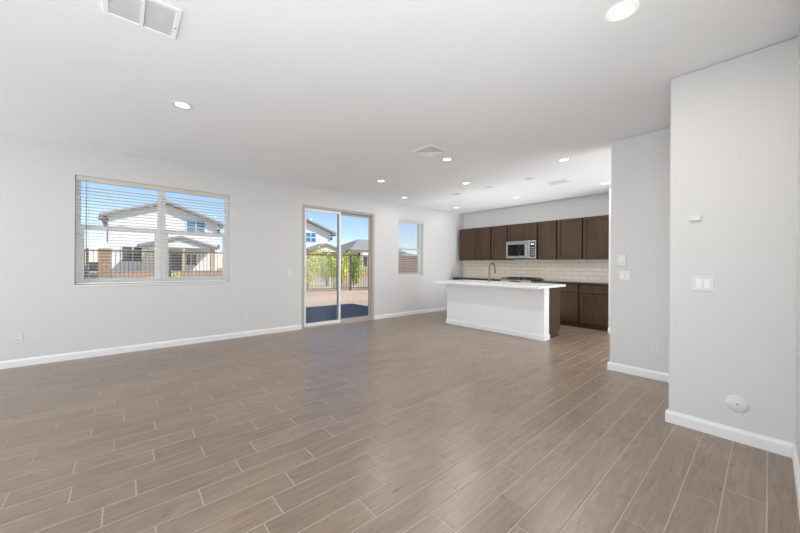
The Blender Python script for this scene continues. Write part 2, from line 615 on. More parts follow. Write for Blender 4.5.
bw = base_y(XL, DOOR[0] - 0.002, YW, -1)
bw2 = base_y(DOOR[1] + 0.002, 6.93, YW, -1)
struct('baseboard_window_side', bw, 'trim_paint')
struct('baseboard_window_side_kitchen', bw2, 'trim_paint')
struct('baseboard_near_side', base_x(YR, YC1 + 0.016, X1, -1), 'trim_paint')
struct('baseboard_near_return', base_y(X1 + 0.001, X2, YC1, 1), 'trim_paint')
struct('baseboard_hall_side', base_x(YC1, YC2 + 0.016, X2, -1), 'trim_paint')
struct('baseboard_hall_return', base_y(X2 + 0.001, X2 + 0.30, YC2, 1), 'trim_paint')
struct('baseboard_right_side', base_y(1.15, X1, YR, 1), 'trim_paint')
struct('baseboard_pantry_side', base_x(1.84, 1.960, 6.88, -1), 'trim_paint')
struct('baseboard_left_side', base_x(YB, SIDE_OPEN[0], XL, 1), 'trim_paint')
struct('baseboard_left_far', base_x(SIDE_OPEN[1], YW, XL, 1), 'trim_paint')

# house roof: its eave shades the patio; long rear overhang added to block sun
struct('roof_eave', MB().box(XL - 1.0, 8.15, YB - 4.0, 6.46, H + 0.13, 2.95), 'fascia_grey')
struct('wall_outside_stucco', holed_wall('y', [XL - T, XK + T], [-0.12, H + 0.12], [WIN1, WIN2, DOOR], YW + T + 0.001, YW + T + 0.03), 'stucco_tan')

# ------------------------------------------------------------------ windows
GY = YW + 0.125      # glass plane depth


def hung_unit(win, x0, x1, z0, z1, mid):
    """one single-hung unit: outer frame, fixed upper pane, lower sash set nearer the room"""
    f = 0.045
    mb = MB()
    for b in ((x0, x0 + f, z0, z1), (x1 - f, x1, z0, z1), (x0 + f, x1 - f, z0, z0 + f), (x0 + f, x1 - f, z1 - f, z1)):
        mb.box(b[0], b[1], GY - 0.035, GY + 0.05, b[2], b[3], 0.003)
    mb.build('window_frame', 'sash_white', win)
    mb = MB()
    s = 0.042
    xa, xb, za, zb = x0 + f - 0.006, x1 - f + 0.006, z0 + f - 0.006, mid + 0.03
    for b in ((xa, xa + s, za, zb), (xb - s, xb, za, zb), (xa + s, xb - s, za, za + s), (xa + s, xb - s, zb - 0.055, zb)):
        mb.box(b[0], b[1], GY - 0.022, GY + 0.012, b[2], b[3], 0.003)
    sa = mb.build('lower_sash', 'sash_white', win)
    MB().box(xa + s, xb - s, GY - 0.008, GY - 0.003, za + s, zb - 0.055).build('sash_pane', 'clear_glass', sa)
    MB().box(x0 + f, x1 - f, GY + 0.030, GY + 0.035, mid + 0.01, z1 - f).build('upper_pane', 'clear_glass', win)
    MB().box(x0 + f, x1 - f, GY + 0.016, GY + 0.045, mid - 0.02, mid + 0.035, 0.003).build('meeting_rail', 'sash_white', win)
    MB().box((x0 + x1) / 2 - 0.03, (x0 + x1) / 2 + 0.03, GY - 0.028, GY - 0.005, zb - 0.002, zb + 0.014, 0.003).build('sash_lock', 'sash_white', win)


def window(name, W, units, mid):
    win = bpy.data.objects.new(name, None)
    COL.objects.link(win)
    win['kind'] = 'structure'
    for u in units:
        hung_unit(win, u[0], u[1], W[2], W[3], mid)
    MB().box(W[0] - 0.0, W[1] + 0.0, YW - 0.014, GY - 0.036, W[2] - 0.018, W[2] + 0.002, 0.003).build('window_sill', 'trim_paint', win)
    return win


xm = 0.455
window('window_1', WIN1, ((WIN1[0], xm - 0.002), (xm + 0.002, WIN1[1])), 1.72)
window('window_2', WIN2, ((WIN2[0], WIN2[1]),), 1.64)


def blind(W, label, wand_x, cords, group):
    b = thing('window_blind', label, 'blind', ((W[0] + W[1]) / 2, YW + 0.05, W[2]), 0, group)
    hw = (W[1] - W[0]) / 2 - 0.008
    ht = W[3] - W[2]
    MB().box(-hw, hw, -0.032, 0.022, ht - 0.050, ht - 0.003, 0.003).build('headrail', 'blind_white', b)
    MB().box(-hw, hw, -0.040, -0.033, ht - 0.066, ht - 0.002, 0.002).build('valance', 'vinyl_frame', b)
    sl = None
    pitch, n = 0.0425, int((ht - 0.11) / 0.0425)
    for k in range(n):
        z = 0.052 + k * pitch
        if sl is None:
            mb = MB()
            prof = [(-0.025, -0.0002), (-0.012, 0.0007), (0.012, 0.0007), (0.025, -0.0002),
                    (0.025, -0.0022), (0.012, -0.0013), (-0.012, -0.0013), (-0.025, -0.0022)]
            mb.prism(prof, 'x', -hw + 0.004, hw - 0.004)
            sl = mb.build('slat', 'blind_white', b)
            s = sl
        else:
            s = sl.copy()
            COL.objects.link(s)
            s.parent = b
        s.location = (0, 0, z)
        s.rotation_euler = (math.radians(-3.5), 0, 0)
    MB().box(-hw + 0.004, hw - 0.004, -0.025, 0.025, 0.010, 0.030, 0.004).build('bottom_rail', 'blind_white', b)
    for c in cords:
        mb = MB()
        for dy in (-0.0265, 0.0265):
            mb.box(c - 0.0009, c + 0.0009, dy - 0.0009, dy + 0.0009, 0.02, ht - 0.05)
        mb.build('ladder_cord', 'cord_white', b)
    if wand_x is not None:
        wx = wand_x
        MB().tube([(wx, -0.046, ht - 0.055), (wx, -0.047, ht - 0.5), (wx + 0.002, -0.048, ht - 0.95)], [0.003, 0.0045, 0.006], 8).build('tilt_wand', 'wand_grey', b)
    return b


c1 = (WIN1[0] + WIN1[1]) / 2
blind(WIN1, 'wide white slatted blind hanging open in the large double window', -0.80, (-0.78, -0.40, 0.0, 0.40, 0.78), 'white slatted blinds')
blind(WIN2, 'narrow white slatted blind in the small window between patio door and kitchen', None, (-0.32, 0.32), 'white slatted blinds')

# ------------------------------------------------------------------ sliding patio door
door = bpy.data.objects.new('door_1', None)
COL.objects.link(door)
door['kind'] = 'structure'
x0, x1, z1 = DOOR[0], DOOR[1], DOOR[3]
mb = MB()
fw = 0.055
for b in ((x0, x0 + fw, 0, z1), (x1 - fw, x1, 0, z1), (x0 + fw, x1 - fw, z1 - fw, z1)):
    mb.box(b[0], b[1], YW + 0.004, YW + 0.12, b[2], b[3], 0.003)
mb.build('door_frame', 'door_frame_tan', door)
MB().box(x0 + fw, x1 - fw, YW + 0.002, YW + 0.125, -0.002, 0.030, 0.003).build('door_track', 'door_frame_tan', door)


def leaf(name, xa, xb, ya, yb, matname):
    s = 0.042
    za, zb = 0.031, z1 - fw - 0.002
    mb = MB()
    for b in ((xa, xa + s, za, zb), (xb - s, xb, za, zb), (xa + s, xb - s, za, za + 0.06), (xa + s, xb - s, zb - 0.045, zb)):
        mb.box(b[0], b[1], ya, yb, b[2], b[3], 0.003)
    p_ = mb.build(name, matname, door)
    ym = (ya + yb) / 2
    MB().box(xa + s, xb - s, ym - 0.003, ym + 0.003, za + 0.06, zb - 0.045).build('glass_pane', 'clear_glass', p_)
    return p_


xmid = 3.452
leaf('fixed_panel', xmid - 0.025, x1 - fw - 0.001, YW + 0.070, YW + 0.105, 'door_frame_tan')
lp = leaf('sliding_panel', x0 + fw + 0.001, xmid + 0.022, YW + 0.020, YW + 0.055, 'sash_white')
MB().box(x0 + fw + 0.012, x0 + fw + 0.034, YW + 0.002, YW + 0.020, 0.98, 1.20, 0.004).build('door_handle', 'sash_white', lp)

# ------------------------------------------------------------------ kitchen
UZ0, UZ1 = 1.384, 2.254
UX = XK - 0.34       # front of the upper cabinets
BX = 6.93            # front of the base cabinets
CZ0, CZ1 = 0.872, 0.912


def shaker(xf, y0, y1, z0, z1, rail=0.058, th=0.024):
    """shaker door in the plane x = xf facing -x: four rails round a sunk panel"""
    mb = MB()
    b = 0.0045
    mb.box(xf, xf + th, y0, y0 + rail, z0, z1, b)
    mb.box(xf, xf + th, y1 - rail, y1, z0, z1, b)
    mb.box(xf, xf + th, y0 + rail, y1 - rail, z0, z0 + rail, b)
    mb.box(xf, xf + th, y0 + rail, y1 - rail, z1 - rail, z1, b)
    mb.box(xf + 0.018, xf + th - 0.001, y0 + rail - 0.002, y1 - rail + 0.002, z0 + rail - 0.002, z1 - rail + 0.002)
    return mb


def upper_cab(y0, y1, z0, z1, doors, label):
    t_ = thing('upper_cabinet', label, 'cabinet', (XK, (y0 + y1) / 2, z0), 0, 'dark wall cabinets')
    c = Vector(t_.location)

    def loc(o):
        o.data.transform(Matrix.Translation(-c))
    loc(MB().box(UX + 0.050, XK - 0.002, y0 + 0.001, y1 - 0.001, z0, z1, 0.002).build('body', 'espresso_wood', t_))
    for d in doors:
        if d[2] == 'flat':
            loc(MB().box(UX + 0.001, UX + 0.051, d[0], d[1], z0 + 0.002, z1 - 0.002, 0.002).build('filler_panel', 'espresso_wood', t_, label='flat filler panel'))
        else:
            loc(shaker(UX, d[0], d[1], z0 + 0.002, z1 - 0.004, th=0.0505).build('door', 'espresso_wood', t_))


MWZ = 1.838
upper_cab(4.708, 5.735, UZ0, UZ1, ((5.20, 5.735, 'flat'), (4.728, 5.184, 'd')), 'dark wall cabinet with flat end panel in the corner by the window wall')
upper_cab(4.243, 4.706, UZ0, UZ1, ((4.262, 4.690, 'd'),), 'dark single-door wall cabinet between corner cabinet and microwave')
upper_cab(3.480, 4.241, MWZ, UZ1, ((3.866, 4.222, 'd'), (3.498, 3.860, 'd')), 'short dark wall cabinet directly above the microwave')
upper_cab(3.050, 3.478, UZ0, UZ1, ((3.066, 3.460, 'd'),), 'dark single-door wall cabinet just past the microwave')
upper_cab(1.963, 3.048, UZ0, UZ1, ((2.542, 3.030, 'd'), (1.980, 2.512, 'd')), 'widest dark wall cabinet with two tall doors over the bare counter')


def base_cab(y0, y1, doors, drawers, label):
    t_ = thing('base_cabinet', label, 'cabinet', (XK, (y0 + y1) / 2, 0), 0, 'dark base cabinets')
    c = Vector(t_.location)

    def loc(o):
        o.data.transform(Matrix.Translation(-c))
    loc(MB().box(BX + 0.045, XK - 0.002, y0 + 0.001, y1 - 0.001, 0.10, CZ0 - 0.001, 0.002).build('body', 'espresso_wood', t_))
    loc(MB().box(BX + 0.075, XK - 0.02, y0 + 0.001, y1 - 0.001, 0.001, 0.099).build('toe_kick', 'espresso_wood', t_))
    for d in doors:
        loc(shaker(BX, d[0], d[1], 0.106, 0.690, th=0.0455).build('door', 'espresso_wood', t_))
    for d in drawers:
        loc(MB().box(BX, BX + 0.0455, d[0], d[1], 0.702, CZ0 - 0.006, 0.003).build('drawer', 'espresso_wood', t_))


base_cab(4.243, 5.735, ((4.258, 4.72), (4.73, 5.19), (5.20, 5.72)), ((4.258, 4.72), (4.73, 5.19), (5.20, 5.72)),
         'dark base cabinet run between the window wall and the range')
base_cab(2.495, 3.474, ((2.512, 2.980), (2.990, 3.460)), ((2.512, 2.980), (2.990, 3.460)), 'dark base cabinet beside the range, half hidden by the island')
base_cab(1.963, 2.493, ((1.978, 2.474),), ((1.978, 2.474),), 'dark base cabinet with one drawer at the bare end of the counter')

for nm, y0, y1, lab in (('kitchen_countertop', 4.241, 5.74, 'dark polished countertop in the corner beyond the faucet'),
                        ('kitchen_countertop', 1.963, 3.476, 'dark polished countertop under the tiled wall past the range')):
    tag(MB().box(BX - 0.028, XK - 0.012, y0, y1, CZ0, CZ1, 0.004).build(nm, 'dark_granite'), lab, 'countertop', 'kitchen wall countertops')

bs = struct('wall_backsplash', MB().box(XK - 0.010, XK, 1.961, 5.80, CZ1 - 0.03, UZ0 + 0.01), 'subway_tile')

# microwave
mw = thing('microwave', 'stainless microwave mounted under the short wall cabinet above the range', 'microwave', (XK, 3.861, 1.402))
c = Vector(mw.location)
mf = 7.150


def mwp(mb, name, mt, par=mw, **k):
    o = mb.build(name, mt, par, **k)
    o.data.transform(Matrix.Translation(-c))
    return o


y0, y1, z0, z1 = 3.484, 4.238, 1.402, 1.834
mwp(MB().box(mf + 0.030, XK - 0.012, y0, y1, z0, z1, 0.003), 'body', 'black_enamel')
mb = MB()
ys = 3.655                                # split between the door and the control panel
mb.box(mf, mf + 0.028, ys + 0.002, y1, z0 + 0.012, z1 - 0.004, 0.004)
dr = mwp(mb, 'door', 'stainless')
mwp(MB().box(mf - 0.003, mf + 0.004, 3.765, 4.190, z0 + 0.075, z1 - 0.085, 0.002), 'door_window', 'black_glass', dr)
mb = MB()
mb.tube([(mf + 0.002, 3.70, z0 + 0.05), (mf - 0.035, 3.70, z0 + 0.07), (mf - 0.035, 3.70, z1 - 0.07), (mf + 0.002, 3.70, z1 - 0.05)], 0.010, 10)
mwp(mb, 'door_handle', 'stainless', dr, smooth=True)
cp = mwp(MB().box(mf, mf + 0.028, y0, ys, z0 + 0.012, z1 - 0.004, 0.004), 'control_panel', 'stainless')
mwp(MB().box(mf - 0.002, mf + 0.003, y0 + 0.028, ys - 0.028, z0 + 0.05, z1 - 0.05, 0.001), 'keypad', 'black_glass', cp)
for i in range(5):
    for j in range(3):
        yy = y0 + 0.048 + j * 0.030
        zz = z0 + 0.085 + i * 0.042
        mwp(MB().box(mf - 0.0035, mf - 0.001, yy, yy + 0.016, zz, zz + 0.016), 'key', 'button_grey', cp)
mwp(MB().box(mf - 0.0035, mf - 0.001, y0 + 0.05, ys - 0.05, z1 - 0.105, z1 - 0.08), 'clock_display', 'clock_digits', cp)
mwp(MB().box(mf + 0.01, XK - 0.05, y0 + 0.02, y1 - 0.02, z0 - 0.006, z0 + 0.001), 'vent_grille', 'black_enamel')

# range
rg = thing('range', 'stainless cooking range with black cooktop below the microwave', 'stove', (7.2, 3.859, 0))
c = Vector(rg.location)


def rgp(mb, name, mt, par=rg, **k):
    o = mb.build(name, mt, par, **k)
    o.data.transform(Matrix.Translation(-c))
    return o


y0, y1 = 3.481, 4.237
rf = 6.895
rgp(MB().box(rf + 0.03, XK - 0.014, y0, y1, 0.06, 0.905, 0.003), 'body', 'stainless')
for yy in (y0 + 0.06, y1 - 0.06):
    for xx in (rf + 0.09, XK - 0.09):
        rgp(MB().cyl((xx, yy, 0.0), 0.018, 0.062), 'foot', 'black_enamel')
rgp(MB().box(rf + 0.006, rf + 0.030, y0 + 0.004, y1 - 0.004, 0.075, 0.235, 0.004), 'storage_drawer', 'stainless')
od = rgp(MB().box(rf, rf + 0.030, y0 + 0.004, y1 - 0.004, 0.245, 0.770, 0.004), 'oven_door', 'stainless')
rgp(MB().box(rf - 0.002, rf + 0.004, y0 + 0.12, y1 - 0.12, 0.33, 0.63, 0.002), 'oven_window', 'black_glass', od)
rgp(MB().tube([(rf + 0.004, y0 + 0.06, 0.72), (rf - 0.045, y0 + 0.06, 0.72), (rf - 0.045, y1 - 0.06, 0.72), (rf + 0.004, y1 - 0.06, 0.72)], 0.011, 10),
    'oven_handle', 'stainless', od, smooth=True)
cp = rgp(MB().prism([(rf, 0.775), (rf + 0.05, 0.775), (rf + 0.05, 0.915), (rf + 0.022, 0.915), (rf - 0.004, 0.800)], 'y', y0, y1), 'control_panel', 'stainless')
rgp(MB().box(rf + 0.001, rf + 0.006, y0 + 0.24, y0 + 0.52, 0.815, 0.885), 'control_display', 'black_glass', cp)
for k in range(5):
    yy = y0 + 0.075 + (k if k < 2 else k) * 0.151
    if k == 2:
        continue
    rgp(MB().cyl((rf - 0.024, yy, 0.842), 0.019, 0.030, 'x', 18), 'knob', 'stainless', cp, smooth=True)
rgp(MB().box(rf + 0.012, XK - 0.014, y0 - 0.003, y1 + 0.003, 0.915, 0.930, 0.003), 'cooktop', 'black_enamel')
for k in range(3):
    ya, yb = y0 + 0.025 + k * 0.238, y0 + 0.025 + k * 0.238 + 0.228
    mb = MB()
    xa, xb = rf + 0.07, XK - 0.10
    for yy in (ya, (ya + yb) / 2, yb):
        mb.box(xa, xb, yy - 0.006, yy + 0.006, 0.950, 0.964, 0.002)
    for xx in (xa, xa + (xb - xa) / 3, xa + 2 * (xb - xa) / 3, xb):
        mb.box(xx - 0.006, xx + 0.006, ya, yb, 0.950, 0.964, 0.002)
    for xx in (xa, xb):
        for yy in (ya, yb):
            mb.box(xx - 0.007, xx + 0.007, yy - 0.007, yy + 0.007, 0.929, 0.952)
    rgp(mb, 'burner_grate', 'cast_iron')
for xx in (7.06, 7.33):
    for yy in (3.62, 4.10):
        rgp(MB().lathe((xx, yy, 0.929), [(0, 0), (0.045, 0), (0.045, 0.010), (0.036, 0.016), (0, 0.017)], n=20), 'burner', 'cast_iron', smooth=True)

# island
IY0, IY1 = 2.425, 4.52
isl = thing('kitchen_island', 'white island half wall with dark cabinet back under the thick white top', 'kitchen island', (5.65, 3.47, 0))
c = Vector(isl.location)


def ip(mb, name, mt, par=isl, **k):
    o = mb.build(name, mt, par, **k)
    o.data.transform(Matrix.Translation(-c))
    return o


IF = 5.275
hw = ip(MB().box(IF, 5.455, IY0, IY1, 0.0005, CZ0 - 0.0005, 0.004), 'half_wall', 'island_paint')
mb = MB()
mb.prism([(IF - a, b) for a, b in base_prof()], 'y', IY0 - 0.016, IY1 + 0.016)
mb.prism([(IY0 - a, b) for a, b in base_prof()], 'x', IF, 5.455)
mb.prism([(IY1 + a, b) for a, b in base_prof()], 'x', IF, 5.455)
ip(mb, 'baseboard', 'trim_paint', hw)
ip(MB().box(5.4555, 5.925, IY0 + 0.035, IY1 - 0.035, 0.10, CZ0 - 0.0005, 0.002), 'cabinet_body', 'espresso_wood')
ip(MB().box(5.4555, 5.87, IY0 + 0.04, IY1 - 0.04, 0.0005, 0.0995), 'toe_kick', 'espresso_wood')
mb = MB()
mb.prism([(5.456, 0.0005), (5.872, 0.0005), (5.872, 0.10), (5.930, 0.10), (5.930, CZ0 - 0.001), (5.456, CZ0 - 0.001)], 'y', IY0 + 0.016, IY0 + 0.034)
ip(mb, 'end_panel', 'espresso_wood')
for k in range(4):
    ya = IY0 + 0.05 + k * 0.5
    mb = shaker(5.927, ya, ya + 0.485, 0.112, 0.690)
    ip(mb, 'door', 'espresso_wood')
    ip(MB().box(5.927, 5.945, ya, ya + 0.485, 0.702, 0.855, 0.003), 'drawer', 'espresso_wood')
tag(MB().box(4.955, 6.000, 2.372, 4.600, CZ0, CZ1, 0.004).build('island_countertop', 'quartz_white'),
    'long white stone countertop overhanging the kitchen island', 'countertop')

fc = thing('kitchen_faucet', 'tall gooseneck metal faucet standing on the island countertop', 'faucet', (5.62, 3.70, CZ1))
MB().lathe((0, 0, 0), [(0, 0), (0.028, 0), (0.028, 0.006), (0.022, 0.012), (0.020, 0.06), (0.0, 0.062)], n=24).build('base', 'brushed_nickel', fc, smooth=True)
pts = [(0, 0, 0.055), (0, 0, 0.16), (0, 0, 0.275)]
for k in range(1, 15):
    a = PI - k * (PI * 1.03) / 14
    pts.append((0.098 + 0.098 * math.cos(a), 0, 0.275 + 0.098 * math.sin(a)))
MB().tube(pts, 0.0150, 14).build('spout', 'brushed_nickel', fc, smooth=True)
e = Vector(pts[-1])
MB().tube([e + Vector((-0.001, 0, 0.004)), e + Vector((0.004, 0, -0.03)), e + Vector((0.010, 0, -0.085)), e + Vector((0.011, 0, -0.095))],
          [0.0140, 0.0165, 0.0195, 0.017], 14).build('spray_head', 'brushed_nickel', fc, smooth=True)
MB().tube([(0, -0.018, 0.045), (0, -0.045, 0.048), (-0.004, -0.075, 0.075)], [0.009, 0.008, 0.006], 10).build('lever', 'brushed_nickel', fc, smooth=True)

# ------------------------------------------------------------------ wall plates and fittings


def plate_thing(name, label, cat, pos, face, kind, gang=1, group=None):
    """wall plate: local x = out of the wall, local y = along it; face is the outward direction"""
    rz = {'-x': PI, '-y': -PI / 2}[face]
    t_ = thing(name, label, cat, pos, rz, group)
    wd = 0.072 + 0.046 * (gang - 1)
    MB().box(0.0005, 0.006, -wd / 2, wd / 2, -0.059, 0.059, 0.0022).build('plate', 'white_plastic', t_)
    for g in range(gang):
        yc = (g - (gang - 1) / 2) * 0.046
        if kind == 'switch':
            MB().box(0.004, 0.0068, yc - 0.0175, yc + 0.0175, -0.035, 0.035, 0.001).build('switch_surround', 'fixture_white', t_)
            MB().prism([(0.006, -0.032), (0.0075, -0.032), (0.0115, 0.032), (0.006, 0.032)], 'y', yc - 0.0155, yc + 0.0155).build('rocker', 'trim_paint', t_)
        elif kind == 'outlet':
            for dz in (-0.020, 0.020):
                s = MB().box(0.004, 0.0078, yc - 0.0165, yc + 0.0165, dz - 0.0145, dz + 0.0145, 0.003).build('socket', 'white_plastic', t_)
                mb = MB()
                mb.box(0.0076, 0.0082, yc - 0.0075, yc - 0.0055, dz - 0.002, dz + 0.007)
                mb.box(0.0076, 0.0082, yc + 0.0055, yc + 0.0075, dz - 0.002, dz + 0.006)
                mb.cyl((0.0076, yc, dz - 0.008), 0.0025, 0.0006, 'x', 8)
                mb.build('slots', 'slot_dark', s)
    return t_


plate_thing('wall_outlet', 'white outlet low on the window wall below the large window', 'outlet', (-0.921, YW, 0.345), '-y', 'outlet', 1, 'white wall outlets')
plate_thing('wall_outlet', 'white outlet low on the window wall between large window and patio door', 'outlet', (1.60, YW, 0.345), '-y', 'outlet', 1, 'white wall outlets')
plate_thing('wall_outlet', 'white outlet low on the wall just past the patio door', 'outlet', (4.60, YW, 0.365), '-y', 'outlet', 1, 'white wall outlets')
plate_thing('light_switch', 'white switch plate on the window wall beside the patio door', 'light switch', (2.37, YW, 1.085), '-y', 'switch', 1, 'white switch plates')
plate_thing('wall_outlet', 'white outlet low on the recessed wall above its baseboard', 'outlet', (X2, 0.812, 0.355), '-x', 'outlet', 1, 'white wall outlets')
plate_thing('light_switch', 'white double switch on the recessed wall beneath the square control', 'light switch', (X2, 1.096, 1.127), '-x', 'switch', 2, 'white switch plates')
plate_thing('light_switch', 'white double switch on the big wall panel below the small sensor box', 'light switch', (X1, 0.321, 1.113), '-x', 'switch', 2, 'white switch plates')

tc_ = thing('wall_control', 'small square white wall control above the double switch on the recessed wall', 'thermostat', (X2, 1.125, 1.310), PI)
MB().box(0.0005, 0.018, -0.045, 0.045, -0.062, 0.062, 0.004).build('housing', 'white_plastic', tc_)
MB().box(0.017, 0.0195, -0.024, 0.024, -0.012, 0.040, 0.002).build('cover', 'fixture_white', tc_)

sn = thing('wall_sensor', 'small white sensor box high on the big wall panel above the double switch', 'sensor', (X1, 0.366, 1.608), PI)
MB().box(0.0005, 0.022, -0.034, 0.034, -0.020, 0.020, 0.004).build('housing', 'white_plastic', sn)
MB().box(0.0215, 0.024, -0.026, 0.026, -0.017, -0.008, 0.001).build('vent_lip', 'fixture_white', sn)

rc = thing('round_cover_plate', 'round white cover plate with dark centre screw low on the big wall panel', 'cover plate', (X1, 0.139, 0.268), PI)
MB().lathe((0, 0, 0), [(0, 0.0005), (0.062, 0.0005), (0.062, 0.004), (0.055, 0.010), (0.035, 0.016), (0.0, 0.018)], 'x', 40).build('disc', 'white_plastic', rc, smooth=True)
MB().cyl((0.0165, 0, 0), 0.005, 0.003, 'x', 14).build('screw', 'slot_dark', rc)

# ------------------------------------------------------------------ ceiling fittings
first = [None]


def downlight(x, y, label, power=None, warm=False):
    t_ = thing('recessed_light', label, 'ceiling light', (x, y, H), 0, 'recessed ceiling lights')
    if first[0] is None or warm:
        ring = MB().lathe((0, 0, 0), [(0.080, 0), (0.082, -0.003), (0.078, -0.006), (0.066, -0.007), (0.055, -0.001)], n=40).build(
            'trim_ring', 'fixture_white' if not warm else 'lamp_ring_glow', t_, smooth=True)
        lens = MB().lathe((0, 0, 0), [(0.0, -0.0035), (0.045, -0.0035), (0.0605, -0.002), (0.0605, -0.0005), (0, -0.0005)], n=40).build(
            'lens', 'lamp_lens' if not warm else 'lamp_lens_warm', t_, smooth=True)
        if not warm:
            first[0] = (ring, lens)
    else:
        for q in first[0]:
            d = q.copy()
            COL.objects.link(d)
            d.parent = t_
    ld = bpy.data.lights.new('downlight_lamp', 'AREA')
    ld.shape = 'DISK'
    ld.size = 0.11
    ld.energy = (2.5 if y > 5 else 4.0 if x > 6 else 13.0 if x > 4 else 9.5) if power is None else power
    ld.color = (1.0, 0.97, 0.93) if not warm else (1.0, 0.92, 0.80)
    lo = bpy.data.objects.new('downlight_lamp', ld)
    COL.objects.link(lo)
    lo.parent = t_
    lo.location = (0, 0, -0.012)
    return t_


downlight(0.43, 3.645, 'round recessed ceiling light alone above the large window side of the room')
downlight(2.217, 0.570, 'large warm glowing recessed light in the ceiling close to the big wall panel', warm=True)
downlight(3.499, 4.551, 'recessed ceiling light above the area in front of the patio door')
downlight(4.735, 5.300, 'recessed ceiling light close to the small window')
downlight(3.475, 2.992, 'recessed ceiling light beside the square ceiling diffuser')
downlight(4.747, 3.630, 'recessed ceiling light before the island, level with its middle')
downlight(4.711, 1.899, 'recessed ceiling light before the island, beside the recessed wall top')
downlight(6.564, 5.330, 'recessed ceiling light in the kitchen corner by the window wall')
downlight(6.550, 3.638, 'recessed ceiling light in the kitchen above the range')
downlight(6.572, 1.936, 'recessed ceiling light over the bare counter end, cut by the wall corner')

g_ = 'blank ceiling box covers over the island'
cv = None
for y, lab in ((4.285, 'flat white ceiling cover over the window end of the island'),
               (3.506, 'flat white ceiling cover over the middle of the island'),
               (2.705, 'flat white ceiling cover over the dark-panelled end of the island')):
    if cv is None:
        cv = thing('ceiling_cover', lab, 'cover plate', (5.30, y, H), 0, g_)
        MB().lathe((0, 0, 0), [(0, -0.0005), (0.068, -0.0005), (0.068, -0.004), (0.060, -0.009), (0, -0.010)], n=32).build('disc', 'white_plastic', cv, smooth=True)
        mb = MB()
        for dx in (-0.035, 0.035):
            mb.cyl((dx, 0, -0.0115), 0.004, 0.002, 'z', 8)
        mb.build('screws', 'button_grey', cv)
    else:
        dup(cv, (5.30, y, H), 0, lab)


def grille(name, label, x0, x1, y0, y1, axis, n, split, mt='vent_white', tilt=0.010):
    t_ = thing(name, label, 'vent', ((x0 + x1) / 2, (y0 + y1) / 2, H))
    a, b = (x1 - x0) / 2, (y1 - y0) / 2
    f = 0.028
    mb = MB()
    for q in ((-a, a, -b, -b + f), (-a, a, b - f, b), (-a, -a + f, -b + f, b - f), (a - f, a, -b + f, b - f)):
        mb.box(q[0], q[1], q[2], q[3], -0.010, -0.0005, 0.003)
    mb.build('frame', mt, t_)
    MB().box(-a + f, a - f, -b + f, b - f, -0.0015, -0.0005).build('backing', 'vent_dark', t_)
    u, v_ = (a - f, b - f)
    s = None
    for k in range(n):
        if axis == 'x':
            c0 = -v_ + (k + 0.5) * 2 * v_ / n
            mbs = MB().prism([(-0.0075, -0.0085), (0.0072, -0.0035), (0.0076, -0.0044), (-0.0071, -0.0094)], 'x', -u, u)
            pos = (0, c0, 0)
        else:
            c0 = -u + (k + 0.5) * 2 * u / n
            mbs = MB().prism([(-0.0075, -0.0085), (0.0072, -0.0035), (0.0076, -0.0044), (-0.0071, -0.0094)], 'y', -v_, v_)
            pos = (c0, 0, 0)
        if s is None:
            s = mbs.build('louver', mt, t_)
            d = s
        else:
            mbs.bm.free()
            d = s.copy()
            COL.objects.link(d)
            d.parent = t_
        d.location = pos
    if split:
        (MB().box(-0.009, 0.009, -v_, v_, -0.0125, -0.001) if axis == 'x' else MB().box(-u, u, -0.009, 0.009, -0.0125, -0.001)).build('divider', mt, t_)
    return t_


rgl = grille('return_air_grille', 'big white louvred return air grille in the ceiling above the large window', -0.090, 0.268, 2.285, 2.620, 'x', 18, True)
MB().cyl((0.164, 0.02, -0.013), 0.004, 0.003, 'z', 10).build('latch', 'slot_dark', rgl)

# square diffuser: nested sloping rings
df = thing('ceiling_diffuser', 'square white stepped ceiling diffuser beside a recessed light', 'vent', (3.065, 2.940, H))
a0 = 0.175
MB().box(-0.15, 0.15, -0.15, 0.15, -0.0012, -0.0004).build('backing', 'vent_dark', df)
mb = MB()
for q in ((-a0, a0, -a0, -a0 + 0.03), (-a0, a0, a0 - 0.03, a0), (-a0, -a0 + 0.03, -a0 + 0.03, a0 - 0.03), (a0 - 0.03, a0, -a0 + 0.03, a0 - 0.03)):
    mb.box(q[0], q[1], q[2], q[3], -0.007, -0.0005, 0.002)
mb.build('frame', 'vent_white', df)
for k in range(4):
    r0, r1 = 0.135 - k * 0.033, 0.117 - k * 0.033
    mb = MB()
    za, zb = -0.004, -0.0125
    for s in range(4):
        ca, sa = math.cos(s * PI / 2), math.sin(s * PI / 2)

        def R(x, y, z):
            return (x * ca - y * sa, x * sa + y * ca, z)
        q = [R(-r1, r1, za), R(r1, r1, za), R(r0, r0, zb), R(-r0, r0, zb)]
        q2 = [(x, y, z - 0.0015) for x, y, z in q]
        v1 = [mb.bm.verts.new(x) for x in q]
        v2 = [mb.bm.verts.new(x) for x in q2]
        mb.bm.faces.new(v1)
        mb.bm.faces.new(v2[::-1])
        for i in range(4):
            mb.bm.faces.new((v1[i], v1[(i + 1) % 4], v2[(i + 1) % 4], v2[i]))
    mb.build('cone_ring', 'vent_white', df)

grille('supply_register', 'small rectangular white supply register in the kitchen ceiling', 5.745, 6.010, 2.285, 2.655, 'x', 10, False)

# ------------------------------------------------------------------ outdoors
GZ = -0.10
FA, FB = Vector((-0.80, 13.50)), Vector((9.25, 10.92))      # iron fence line


def fline(x):
    return FA.y + (x - FA.x) * (FB.y - FA.y) / (FB.x - FA.x)


struct('ground', MB().box(-60, 90, 6.09, 120, GZ - 0.5, GZ), 'dirt')
struct('patio_slab', MB().box(0.9, 5.75, 6.089, 9.0, GZ, -0.03, 0.008), 'patio_concrete')
